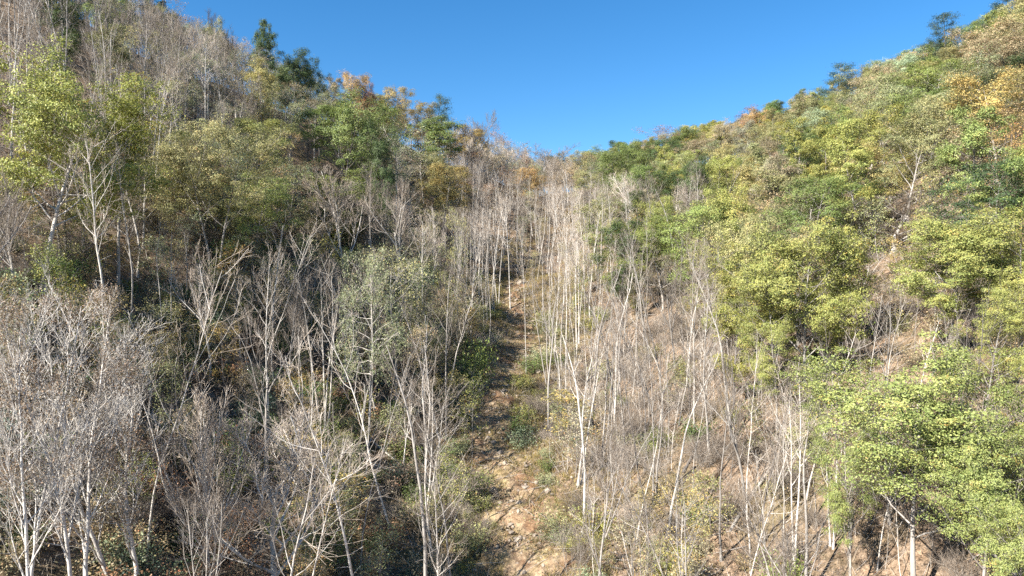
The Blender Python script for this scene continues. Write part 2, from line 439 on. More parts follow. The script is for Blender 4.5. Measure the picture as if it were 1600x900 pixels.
VAR = {
    'pole': [bare_pole(11, dens=.75), bare_pole(12, h=23, r=.15, clear=.58, blen=.15, dens=.75), bare_pole(13, h=19, r=.15, clear=.5, n1=16, dens=.75), bare_pole(14, h=22, r=.2, clear=.5, blen=.2, wob=.05, dens=.75)],
    'slim': [bare_pole(15, h=21, r=.11, clear=.55, blen=.13, n1=13, dens=.5, wob=.05, ang=.6), bare_pole(16, h=20, r=.13, clear=.5, blen=.15, n1=13, dens=.5, wob=.06, ang=.6), bare_pole(17, h=22, r=.10, clear=.6, blen=.12, n1=13, dens=.5, wob=.05, ang=.55),
             bare_pole(18, h=18, r=.12, clear=.48, blen=.17, n1=12, dens=.5, wob=.08), bare_pole(19, h=19, r=.11, clear=.4, blen=.16, n1=15, dens=.5, wob=.07, lean=(-.25, .05)), bare_pole(20, h=16, r=.15, clear=.62, blen=.10, n1=6, dens=.5, wob=.06),
             bare_pole(24, h=20, r=.10, clear=.45, blen=.2, n1=14, dens=.55, wob=.07, lean=(.15, -.1)), bare_pole(25, h=21, r=.14, clear=.5, blen=.18, n1=12, dens=.55, wob=.06, n=2, spread=.09)],
    'twin': [bare_pole(21, h=21, r=.17, clear=.5, n=2, spread=.06, n1=11, dens=.7), bare_pole(22, h=20, r=.15, clear=.52, n=4, spread=.09, n1=8, dens=.65), bare_pole(23, h=20, r=.16, clear=.5, n=3, spread=.1, n1=9, dens=.65)],
    'spread': [bare_spread(31, n3=7, dens=.86), bare_spread(32, ang=.62, nl=6, n3=7, dens=.86), bare_spread(33, h=18, tt=.45, nl=6, n3=7, dens=.86)],
    'fuzzy': [bare_spread(41, h=13, r=.14, tt=.12, nl=9, ang=.5, dens=1.0, twig=.010, up=.14), bare_spread(42, h=12, r=.12, tt=.1, nl=10, ang=.65, dens=.9, up=.12)],
    'withered': [withered(51), withered(52), withered(53)],
    'round': [leafy(61), leafy(62, shape='vase', width=.7), leafy(63, h=18, width=.72, n1=20), leafy(64, h=20, width=.58, clear=.25)],
    'oval': [leafy(71, shape='oval', width=.45, h=20, clear=.22, spread=1.05), leafy(72, shape='oval', width=.5, h=18, clear=.2, spread=1.1), leafy(73, shape='oval', width=.4, h=21, clear=.3, spread=1.0)],
    'maple': [leafy(81, h=21, r=.3, width=.92, clear=.36, n1=24, nleaf=165, leaf=.21, spread=1.3, flat=.5, n2=9, ang=1.05, full=True),
              leafy(82, h=21, r=.3, width=.9, clear=.38, n1=15, nleaf=130, leaf=.19, spread=1.3, flat=.5, n2=8, n=2, nspread=.2, full=True),
              leafy(83, h=20, r=.24, width=.8, clear=.36, n1=20, nleaf=150, leaf=.16, spread=1.15, flat=.45, n2=9, full=True, keep=.84), leafy(84, h=20, r=.24, width=.75, clear=.28, n1=20, nleaf=150, leaf=.16, spread=1.1, flat=.45, n2=9, full=True, keep=.82, shape='oval')],
    'sparse': [leafy(91, thin=.45, nleaf=14, leaf=.24, spread=.45), leafy(92, thin=.35, nleaf=14, leaf=.24, spread=.45, shape='oval', width=.45), leafy(93, thin=.5, nleaf=12, leaf=.22, spread=.45, shape='vase', width=.6)],
    'young': [leafy(101, h=8, r=.06, clear=.2, width=.5, n1=14, nleaf=7, leaf=.22, spread=.3, thin=.7, n3=3), leafy(102, h=9, r=.06, clear=.3, width=.45, n1=13, nleaf=7, leaf=.2, spread=.3, thin=.55, n3=3)],
    'sapling': [bare_pole(111, h=9, r=.05, clear=.25, blen=.2, n1=12, dens=.6, wob=.05), bare_pole(112, h=11, r=.055, clear=.35, blen=.18, n1=12, dens=.6, wob=.05), bare_pole(113, h=7, r=.045, clear=.15, blen=.26, n1=10, dens=.6, n=2, spread=.12)],
    'pine': [pine(121), pine(122, width=.5)],
    'hemlock': [leafy(131, h=20, r=.17, clear=.5, width=.5, n1=26, shape='oval', leaf=.2, nleaf=18, spread=.34, flat=.3, up=-.02, ang=1.2, thin=.8)],
    'bush': [bush(141), bush(142, h=3.2, n=11), bush(143, h=2.0, n=8)],
    'brush': [bush(151, leafed=False), bush(152, h=3.4, n=12, leafed=False), bush(153, h=2.2, n=14, leafed=False)],
}
BARK = {'white': (.60, .57, .53), 'pale': (.44, .41, .375), 'grey': (.29, .27, .25), 'dark': (.15, .135, .125)}
LEAF = {'yellow-green': (.335, .345, .105), 'olive': (.345, .325, .15), 'green': (.20, .25, .075), 'grey-green': (.24, .26, .15), 'lemon green': (.38, .385, .10), 'bright green': (.275, .305, .10), 'dark green': (.085, .125, .045),
        'golden': (.41, .32, .125), 'orange': (.42, .28, .125), 'rust': (.34, .19, .11), 'tan': (.40, .32, .20), 'brown': (.30, .215, .155), 'pale green': (.34, .36, .20), 'blue-green': (.08, .125, .09)}
NAME = {'pole': ('bare_tree', 'bare tree'), 'twin': ('many_stemmed_tree', 'bare tree'), 'slim': ('slim_bare_tree', 'bare tree'), 'spread': ('spreading_bare_tree', 'bare tree'), 'fuzzy': ('twiggy_tree', 'bare tree'),
        'withered': ('withered_tree', 'tree'), 'round': ('broadleaf_tree', 'tree'), 'oval': ('narrow_crowned_tree', 'tree'), 'maple': ('maple_tree', 'maple'),
        'sparse': ('thinning_tree', 'tree'), 'young': ('young_tree', 'young tree'), 'sapling': ('bare_sapling', 'sapling'), 'pine': ('pine_tree', 'pine'),
        'hemlock': ('hemlock_tree', 'hemlock'), 'bush': ('leafy_shrub', 'shrub'), 'brush': ('bare_shrub', 'shrub')}
rng = np.random.default_rng(2024)
used = {}
def tree(kind, v, x, y, H, W, bark, leaf, label, group=None, lean=(0, 0), rz=None, z=None):
    tr, cr, h0, w0 = VAR[kind][v % len(VAR[kind])]
    nm, cat = NAME[kind]
    if kind == 'bush': nm = {'dark green': 'evergreen_shrub', 'blue-green': 'evergreen_shrub', 'brown': 'withered_shrub', 'rust': 'withered_shrub', 'tan': 'withered_shrub'}.get(leaf, nm)
    e = bpy.data.objects.new(nm, None); COL.objects.link(e)
    e.empty_display_size = .3
    e.location = (x, y, (tz(x, y) if z is None else z) - .1)
    e.rotation_euler = (lean[1], lean[0], rng.uniform(0, 6.28) if rz is None else rz)
    e.rotation_mode = 'ZXY' if False else 'XYZ'
    sz = H / h0; sx = W / w0 if W else sz
    e.scale = (sx, sx, sz)
    e['label'] = label; e['category'] = cat
    if group: e['group'] = group
    j = rng.uniform(.85, 1.15); jl = rng.uniform(.68, 1.22) ; jh = rng.normal(0, .07)
    bc = tuple(min(.75, c * j) for c in BARK[bark])
    if not group: jh *= .2; jl = .6 + .4 * jl
    t = link(tr.name.split('.')[0], tr, e); t.color = (*bc, 1)
    c = link(cr.name.split('.')[0], cr, e)
    if leaf:
        l = LEAF[leaf]; c.color = (l[0] * jl * (1 + jh), l[1] * jl, l[2] * jl * (1 - jh), 1)
    else: q = 1.2 if bark == 'white' else (.92 if e.location.x > 0 else .88); c.color = (bc[0] * .70 * q, bc[1] * .63 * q, bc[2] * .565 * q, 1)
    return e

# ------------------------------------------------------------------ ground, track
def axis(a, b, step, far, growth=1.25):
    c = list(np.arange(a, b + .01, step)); s = step; lo = [a]; hi = [b]
    while lo[-1] > -far: s *= growth; lo.append(lo[-1] - s)
    s = step
    while hi[-1] < far + 300: s *= growth; hi.append(hi[-1] + s)
    return np.array(lo[:0:-1] + c + hi[1:])
gx = axis(-130, 160, 1.25, 1500); gy = axis(30, 300, 1.25, 1500)
X, Y = np.meshgrid(gx, gy)
Zg = terrain(X, Y)
TRK = [((p[0]), p[1]) for p in (P3(812, 905, 66), P3(820, 880, 72), P3(812, 800, 81), P3(778, 735, 90), P3(762, 690, 97), P3(780, 640, 105), P3(770, 600, 114), P3(806, 550, 126), P3(822, 515, 136), P3(800, 462, 156), P3(822, 400, 185))]
TRK = np.array([(4.0, 50.0)] + TRK)
def track_x(y): return np.interp(y, TRK[:, 1], TRK[:, 0])
def track_dist(x, y): return np.abs(x - track_x(y)) + np.maximum(0, y - 165) * .3
nv = len(gx) * len(gy)
idx = np.arange(nv).reshape(len(gy), len(gx))
Q = np.stack([idx[:-1, :-1], idx[:-1, 1:], idx[1:, 1:], idx[1:, :-1]], -1).reshape(-1, 4)
hill = link("hillside", make_mesh("hillside", np.stack([X, Y, Zg], -1).reshape(-1, 3), Q, ground_material()))
hill['kind'] = 'structure'; hill['label'] = 'steep hollow floor and slopes covered in dry brown fallen leaves'

ty = np.arange(50, 178, .6); tcx = track_x(ty)
for _ in range(8): tcx = np.r_[tcx[0], (tcx[:-2] + tcx[1:-1] + tcx[2:]) / 3, tcx[-1]]
u = np.linspace(-1, 1, 17)
wid = np.interp(ty, [50, 72, 81, 92, 105, 116, 128, 136, 146, 176], [4.8, 4.6, 4.1, 3.0, 2.6, 2.8, 4.4, 4.0, 2.0, 1.0]) + .45 * np.sin(ty * .71) + .3 * np.sin(ty * 1.7 + 1)
edge = rng.normal(0, .4, (len(ty), 17))
TX = tcx[:, None] + u[None, :] * wid[:, None] + edge * (np.abs(u) > .9)
TY = np.repeat(ty[:, None], 17, 1)
step = ((ty[:, None] + .35 * TX + .8 * np.sin(TX * 1.1)) / 6.5) % 1.0
rut = -.10 * (np.exp(-((u - .38) / .16) ** 2) + np.exp(-((u + .38) / .16) ** 2))
TZ = terrain(TX, TY) + .22 + .38 * (.5 - step) + rut[None, :] + .06 * rng.normal(size=TX.shape) + .09 * np.sin(TX * 2.1 + TY * .9) * np.sin(TY * 1.3 - TX)
TZ[:, 0] -= .3; TZ[:, -1] -= .3
ii = np.arange(TX.size).reshape(TX.shape)
Q = np.stack([ii[:-1, :-1], ii[:-1, 1:], ii[1:, 1:], ii[1:, :-1]], -1).reshape(-1, 4)
trk = link("dirt_track", make_mesh("dirt_track", np.stack([TX, TY, TZ], -1).reshape(-1, 3), Q, track_material()))
trk['kind'] = 'structure'; trk['label'] = 'rough dirt track climbing the middle of the hollow'

# ------------------------------------------------------------------ named trees: (kind, variant, photo column, distance, top row, width in photo px, bark, leaf, lean x, label)
HERO = [
    ('maple', 0, 66, 75, 72, 265, 'pale', 'lemon green', .2, 'big yellow-green maple with a leaning pale double trunk on the left slope'),
    ('maple', 1, 335, 98, 190, 190, 'grey', 'olive', .05, 'broad yellow-olive tree right of the big leaning maple'),
    ('withered', 0, 128, 48, 440, 250, 'white', 'brown', 0, 'withered tree with straight white trunk and brown leaves in the left front corner'),
    ('withered', 1, 50, 46, 450, 230, 'white', 'brown', -.05, 'withered brown-leaved tree with white trunk at the far left edge'),
    ('withered', 2, 205, 52, 455, 240, 'white', 'brown', .14, 'withered brown-leaved tree leaning right beside the bare thicket'),
    ('withered', 0, -30, 50, 500, 230, 'pale', 'brown', .02, 'withered tree cut off by the left border of the view'),
    ('spread', 0, 330, 85, 412, 120, 'white', None, 0, 'slim white forked tree with an open fan of twigs in the dark left wood'),
    ('pole', 0, 421, 80, 375, 110, 'white', None, 0, 'tallest straight white trunk in the dark wood, with low side twigs'),
    ('twin', 1, 506, 85, 405, 100, 'pale', None, 0, 'clump of several close grey stems with one fan-shaped crown'),
    ('spread', 2, 470, 88, 420, 110, 'pale', None, .02, 'pale fan-crowned tree just behind the multi-stemmed clump'),
    ('hemlock', 0, 571, 80, 372, 112, 'pale', 'grey-green', .16, 'leaning white-trunked tree with drooping grey-green foliage left of the track'),
    ('twin', 0, 664, 76, 580, 0, 'white', None, .05, 'white twin-stemmed tree with an arched crown beside the lower track'),
    ('spread', 2, 630, 86, 575, 90, 'white', None, 0, 'low tangled white bare tree behind the brush pile'),
    ('young', 1, 738, 92, 572, 46, 'grey', 'yellow-green', 0, 'thin yellow-green tree standing at the left edge of the track'),
    ('fuzzy', 0, 430, 60, 640, 260, 'white', None, 0, 'dense grey twiggy tree in front of the dark left wood'),
    ('fuzzy', 1, 330, 57, 610, 180, 'white', None, -.05, 'grey bushy bare tree beside the withered brown trees'),
    ('young', 0, 528, 70, 745, 100, 'grey', 'golden', 0, 'golden-orange young tree right of the grey twiggy tree'),
    ('round', 2, 535, 150, 142, 150, 'dark', 'green', 0, 'large rounded green tree standing out on the left spur'),
    ('round', 0, 480, 158, 165, 90, 'dark', 'green', 0, 'smaller green tree left of the large rounded green one'),
    ('round', 1, 600, 148, 190, 60, 'dark', 'dark green', 0, 'dark green tree at the right flank of the large rounded green one'),
    ('round', 3, 692, 170, 254, 90, 'grey', 'golden', 0, 'golden-orange round tree below the spur'),
    ('oval', 1, 690, 200, 178, 80, 'dark', 'green', 0, 'dense green evergreen-looking tree near the end of the spur'),
    ('spread', 1, 540, 118, 248, 190, 'pale', None, .05, 'wide bare tree with long arching limbs in mid slope'),
    ('spread', 0, 628, 125, 280, 120, 'pale', None, 0, 'bare grey fan-crowned tree below the pale green tree on the spur'),
    ('sparse', 0, 620, 160, 190, 130, 'pale', 'pale green', 0, 'washed-out pale green thinning tree under the spur top'),
    ('sparse', 1, 455, 140, 196, 40, 'grey', 'orange', 0, 'small bright orange tree left of the rounded green tree'),
    ('oval', 2, 400, 170, 28, 42, 'dark', 'dark green', 0, 'dark green narrow tree highest on the left skyline'),
    ('oval', 0, 418, 168, 48, 38, 'dark', 'dark green', 0, 'dark green companion right of the narrow skyline tree'),
    ('round', 1, 455, 172, 70, 60, 'dark', 'dark green', 0, 'dark green round tree stepping down the left skyline'),
    ('round', 2, 488, 176, 88, 60, 'dark', 'dark green', 0, 'lower dark green tree at the skyline before the orange crowns'),
    ('oval', 0, 236, 160, -12, 50, 'dark', 'blue-green', 0, 'tall blue-green tree with a thin leaning top at the left skyline'),
    ('sparse', 2, 272, 162, 12, 80, 'grey', 'orange', 0, 'orange-brown half bare tree next to the tall blue-green tree'),
    ('pole', 1, 216, 160, -20, 40, 'white', None, 0, 'thin white bare trunk on the skyline above the left slope'),
    ('spread', 0, 318, 166, 18, 60, 'dark', None, 0, 'dark bare tree silhouetted on the left skyline'),
    ('oval', 1, 338, 166, 26, 34, 'dark', 'olive', 0, 'narrow olive vine-clad tree beside the bare skyline tree'),
    ('spread', 2, 363, 168, 40, 50, 'grey', None, 0, 'bare grey forked tree between the olive and dark green skyline trees'),
    ('round', 0, 548, 190, 108, 60, 'grey', 'orange', 0, 'orange round tree on the left skyline'),
    ('round', 2, 575, 195, 128, 44, 'grey', 'rust', 0, 'rusty round tree beside the orange skyline tree'),
    ('round', 3, 615, 205, 134, 60, 'grey', 'golden', 0, 'golden-brown tree at the lower part of the left skyline'),
    ('pine', 1, 682, 215, 146, 56, 'dark', 'blue-green', 0, 'dark pine with flat layers at the end of the left skyline'),
    ('round', 1, 655, 212, 152, 56, 'grey', 'golden', 0, 'dull golden tree beneath the dark pine on the skyline'),
    ('spread', 1, 738, 235, 172, 70, 'grey', None, 0, 'grey bare tree rising into the sky left of the saddle'),
    ('pole', 3, 722, 230, 178, 40, 'pale', None, 0, 'pale bare trunk close left of the saddle'),
    ('sparse', 0, 776, 250, 196, 56, 'grey', 'rust', 0, 'thin rust-leaved tree leaning over the saddle'),
    ('sparse', 1, 795, 262, 212, 40, 'grey', 'orange', .04, 'thin orange-tinted tree at the saddle'),
    ('spread', 2, 838, 246, 222, 120, 'grey', None, 0, 'purple-grey bare crown in the middle of the saddle'),
    ('round', 0, 878, 252, 240, 44, 'dark', 'dark green', 0, 'dark green tree at the lowest point of the skyline'),
    ('sparse', 1, 812, 250, 226, 60, 'grey', 'tan', 0, 'tan thin-leaved tree between the rust tree and the bare saddle crown'),
    ('sparse', 0, 858, 250, 236, 60, 'grey', 'tan', 0, 'tan thin-leaved tree right of the bare saddle crown'),
    ('round', 2, 905, 256, 236, 54, 'grey', 'olive', 0, 'olive round tree right of the lowest dark green tree'),
    ('round', 1, 934, 262, 230, 50, 'dark', 'green', 0, 'green round tree second right of the lowest dark green tree'),
    ('spread', 1, 868, 244, 262, 90, 'grey', None, 0, 'grey bare crown below the lowest point of the skyline'),
    ('sparse', 2, 790, 236, 250, 70, 'grey', 'orange', 0, 'orange-brown thin tree below the rust tree at the saddle'),
    ('round', 3, 990, 280, 218, 56, 'grey', 'green', 0, 'green round tree left of the rusty skyline tree'),
    ('sparse', 2, 1035, 290, 196, 70, 'grey', 'rust', 0, 'rusty red tree on the right-hand skyline'),
    ('oval', 0, 965, 290, 219, 40, 'dark', 'dark green', 0, 'small dark pointed tree right of the saddle'),
    ('pine', 0, 1478, 203, 22, 72, 'dark', 'blue-green', 0, 'tall blue-green pine with flat boughs on the right ridge'),
    ('pine', 1, 1456, 200, 60, 52, 'dark', 'blue-green', 0, 'shorter pine left of the tall ridge pine'),
    ('pine', 1, 1562, 205, -12, 70, 'dark', 'blue-green', 0, 'pine at the top right end of the ridge'),
    ('pine', 1, 1308, 236, 98, 70, 'dark', 'blue-green', 0, 'lone blue-green pine midway along the right skyline'),
    ('maple', 2, 1425, 53, 520, 340, 'grey', 'bright green', 0, 'big bright green maple in the right front with red-tinged leaves'),
    ('maple', 3, 1330, 56, 580, 150, 'grey', 'bright green', 0, 'smaller bright green maple at the left flank of the big one'),
    ('maple', 3, 1600, 47, 555, 240, 'grey', 'bright green', 0, 'bright green maple cut by the right border'),
    ('maple', 2, 1530, 49, 640, 220, 'grey', 'bright green', .04, 'bright green maple filling in below the big one at right'),
    ('maple', 3, 1580, 44, 735, 190, 'grey', 'bright green', 0, 'low bright green tree in the right bottom corner'),
    ('round', 2, 1150, 108, 285, 120, 'grey', 'yellow-green', 0, 'yellow-green round crown at the edge of the grey bare slope'),
    ('round', 0, 1225, 118, 262, 130, 'grey', 'olive', 0, 'olive round crown in the middle of the right hillside'),
    ('round', 3, 1325, 112, 262, 130, 'grey', 'green', 0, 'green round crown left of the grey twiggy tree'),
    ('round', 1, 1140, 96, 372, 110, 'grey', 'yellow-green', 0, 'yellow-green crown left of the hanging tree'),
    ('round', 2, 1180, 92, 330, 130, 'grey', 'olive', 0, 'olive crown behind and left of the hanging tree'),
    ('maple', 3, 1535, 63, 425, 130, 'grey', 'yellow-green', 0, 'loose yellow-green tree above the bright green maple near the border'),
    ('bush', 1, 742, 84, 735, 76, 'grey', 'green', 0, 'tall green brush hanging over the lower left edge of the track'),
    ('bush', 0, 722, 82, 752, 70, 'grey', 'olive', 0, 'olive brush beside the tall green brush at the lower track'),
    ('bush', 2, 745, 112, 528, 70, 'grey', 'green', 0, 'dense green brush on the left bank of the middle track'),
    ('bush', 1, 728, 108, 560, 70, 'grey', 'dark green', 0, 'dark brush below the dense green one at the middle track'),
    ('maple', 0, 1262, 77, 345, 200, 'grey', 'yellow-green', -.05, 'yellow-green tree hanging over the sunlit slope'),
    ('maple', 3, 1215, 76, 425, 150, 'grey', 'yellow-green', 0, 'rounded yellow-green crown below the hanging tree'),
    ('maple', 0, 1480, 70, 335, 200, 'grey', 'yellow-green', 0, 'yellow-green tree above the big bright green maple'),
    ('maple', 2, 1595, 66, 315, 210, 'grey', 'yellow-green', 0, 'broad yellow-green tree at the right border above the maple'),
    ('fuzzy', 0, 1395, 98, 300, 200, 'pale', None, 0, 'bare grey twiggy tree framed by green crowns on the right slope'),
    ('spread', 0, 1350, 92, 395, 110, 'pale', None, -.08, 'pale bare tree leaning in front of the right-hand brown gap'),
    ('round', 3, 1490, 125, 130, 150, 'dark', 'green', 0, 'deep green round tree in the upper right canopy'),
    ('round', 0, 1580, 126, 165, 80, 'grey', 'orange', 0, 'orange tinged tree at the right border'),
    ('spread', 1, 1000, 180, 262, 110, 'white', None, 0, 'whitish bare crown between green trees right of the hollow'),
    ('oval', 1, 1092, 165, 240, 50, 'dark', 'dark green', 0, 'dark blue-green tree on the right hillside beside bare crowns'),
    ('fuzzy', 1, 1090, 150, 290, 90, 'pale', None, 0, 'grey bare crown in a pocket of the right-hand canopy'),
    ('pole', 0, 1085, 86, 365, 0, 'pale', None, -.14, 'bare trunk leaning left on the sunlit slope'),
    ('slim', 0, 1060, 92, 372, 0, 'pale', None, -.06, 'slender bare trunk beside the leaning one on the sunlit slope'),
    ('pole', 3, 1110, 80, 400, 0, 'pale', None, -.2, 'strongly leaning bare tree crossing its neighbours'),
    ('slim', 3, 1196, 66, 560, 0, 'dark', None, -.1, 'dark-barked bare tree bending left at the slope foot'),
    ('slim', 1, 1128, 66, 540, 0, 'grey', None, -.12, 'grey leaning bare tree left of the dark-barked one'),
    ('twin', 0, 1240, 62, 560, 0, 'white', None, -.05, 'white multi-stem bare tree left of the big green maple'),
    ('twin', 2, 1300, 62, 610, 0, 'white', None, 0, 'white brushy stems in front of the big green maple'),
    ('slim', 2, 1370, 58, 600, 0, 'white', None, 0, 'straight white trunk under the big green maple'),
    ('pole', 1, 884, 112, 330, 44, 'white', None, 0, 'tallest white pole right of the track'),
    ('pole', 2, 822, 118, 330, 34, 'white', None, 0, 'thin white pole standing alone on the grass by the track'),
    ('pole', 0, 848, 140, 310, 40, 'pale', None, 0, 'pale pole behind the lone thin one'),
    ('twin', 0, 778, 152, 300, 50, 'white', None, .04, 'pair of white trunks at the head of the track'),
    ('pole', 1, 798, 150, 310, 40, 'white', None, .05, 'forked white trunk right of the pair at the head of the track'),
    ('pole', 2, 735, 148, 310, 40, 'pale', None, 0, 'pale trunk in the dark left of the head of the track'),
    ('slim', 0, 960, 80, 500, 0, 'pale', None, -.04, 'pale bare tree at the front edge of the sunlit slope'),
    ('spread', 0, 935, 66, 640, 130, 'grey', None, 0, 'grey bare tree spreading low beside the bottom of the track'),
    ('young', 0, 902, 92, 610, 90, 'grey', 'golden', 0, 'golden yellow young tree on the right bank of the track'),
    ('oval', 1, 935, 155, 300, 70, 'grey', 'olive', 0, 'olive green tree at the right edge of the pole stand'),
    ('sparse', 0, 985, 145, 330, 60, 'grey', 'golden', 0, 'small golden and green tree beside the olive one'),
    ('sparse', 2, 620, 100, 390, 110, 'pale', 'olive', 0, 'grey-olive tree behind the leaning white trunk'),
    ('sparse', 1, 715, 120, 320, 50, 'grey', 'olive', 0, 'narrow yellowish tree left of the pole stand'),
]
placed = []          # x, y, radius
FRONT = []           # crowns of the named trees, kept clear of smaller trees in front
for kind, v, px, d, top, wpx, bk, lf, ln, lab in HERO:
    x = (px - 800) / F * d; z = tz(x, d)
    Ht = CZ + (450 - top) / F * d - z
    Ht = max(Ht, 5.0 if kind != 'bush' else 3.5)
    tree(kind, v, x, d, Ht, wpx / F * d if wpx else None, bk, lf, lab, lean=(ln, 0), rz=None)
    if px in (66, 335, 330, 1395, 421, 506, 571, 535, 692, 1420, 1262, 540, 690, 1478, 1308): FRONT.append((px + ln * Ht * .6 * F / d, top + .42 * min(wpx, 190), .42 * wpx, .3 * min(wpx, 190), d))
    placed.append((x, d, max(1.8, wpx / F * d * .33)))

# ------------------------------------------------------------------ the rest of the wood
MIX = [  # species by place: 100-px cells of the view, used for what grows on that bit of hill
    "bb gyb bpb bpp pb oy o o o o o oy oy yg ypg ygp",
    "b bp pbb pyb pyp opy opg bo o o o yo ypg yyp ygpg yop",
    "b b pb yp pgo gpb opg bo bop gyp ygo ygp yypg yg yg ygp",
    "bY Yb YbB yY bY bb bpb bb bbY bgy byp yyg yyp ybp yg yg",
    "BbY BYb bY bY bb bbY pb bb bbY bb bbb yyb yyg yb yyb yg",
    "B B BbY bY bY bY bp by bbY bb bbb bby yyb ybg yg yg",
    "B B b bY bY bb bb by by bb bb bbY bb byy yg yg",
    "B B bB b bY bb bb bY bY bb bbY bb bb bby yyb yyb",
    "B B b b b bY bY bY bY bb bb bb bb bb byy yyb"]
MIX = [r.split() for r in MIX]
SHADE = {'b': ['pale', 'pale', 'grey', 'white', 'grey'], 'B': ['pale', 'white'], 'y': ['yellow-green', 'olive', 'yellow-green', 'olive', 'green', 'yellow-green', 'tan'], 'g': ['green', 'yellow-green', 'green', 'dark green', 'olive'],
         'o': ['orange', 'rust', 'golden', 'tan'], 'p': ['olive', 'pale green', 'tan'], 'Y': ['golden', 'olive', 'golden', 'orange']}
def zone(px, py, d, sky):
    if sky and px < 700: return 'on the left ridge against the sky'
    if sky and px > 930: return 'on the right ridge against the sky'
    if d > 215 and 640 < px < 1010: return 'near the saddle under the sky'
    if px < 800:
        if d < 68: return 'in the front thicket at the foot of the left slope'
        if px > 690 and d > 120: return 'in the dark hollow left of the track head'
        if px < 330 and d < 115: return 'around the big leaning maple on the left slope'
        if d < 125: return 'in the shaded wood left of the track'
        if px < 450: return 'high on the left hillside below the ridge'
        return 'on the spur left of the saddle'
    if px < 1010 and d > 120: return 'in the pole stand where the track vanishes'
    if px > 1290 and d < 75: return 'around the big bright green maple'
    if d < 88: return 'on the sunlit lower slope right of the track'
    if px < 1290 and d < 150: return 'midway up the right hillside beside bare poles'
    if d < 150: return 'in the leafy canopy above the big green maple'
    return 'in the leafy canopy high on the right hillside'
FORM = {'slim': 'slim bare tree', 'pole': 'straight bare tree', 'twin': 'many-stemmed bare tree', 'spread': 'spreading bare tree', 'fuzzy': 'dense twiggy bare tree', 'withered': 'withered brown-leaved tree',
        'round': 'round-crowned tree', 'oval': 'narrow-crowned tree', 'sparse': 'thinning tree', 'young': 'young tree', 'sapling': 'bare sapling', 'bush': 'leafy shrub', 'brush': 'bare brushy shrub'}
def visible(x, y, ztop):
    s = np.linspace(.25, .985, 60)
    zz = terrain(x * s, y * s); zr = CZ + (ztop - CZ) * s
    lim = np.where(y * (1 - s) < 14, 0.0, 5.0)
    return bool(np.all(zr > zz + lim))
def skyline(x, y, zt):
    s = np.linspace(1.04, 1.9, 40)
    return bool(np.all(CZ + (zt - CZ) * s > terrain(x * s, y * s) + 13))
def hides_track(x, y, half):
    """would it stand between the camera and the lower track?"""
    if y > 118: return False
    px = 800 + F * x / y
    for s in (4, 12, 20, 28, 36, 44):
        if 66 < y + s < 135:
            if abs(800 + F * float(track_x(y + s)) / (y + s) - px) < F * half / y + 20: return True
    return False
PL = np.array(placed)
FILL = []
count = {}
LIM = {k: 305 for k in ('bare_tree', 'slim_bare_tree', 'many_stemmed_tree', 'spreading_bare_tree', 'twiggy_tree', 'withered_tree', 'broadleaf_tree', 'narrow_crowned_tree', 'thinning_tree')}
N_TRY = 22000
yy = np.sqrt(rng.uniform(46 ** 2, 335 ** 2, N_TRY)); pxs = rng.uniform(-110, 1710, N_TRY)
xx = (pxs - 800) / F * yy
order = np.argsort(yy + rng.uniform(0, 25, N_TRY))
zall = terrain(xx, yy)
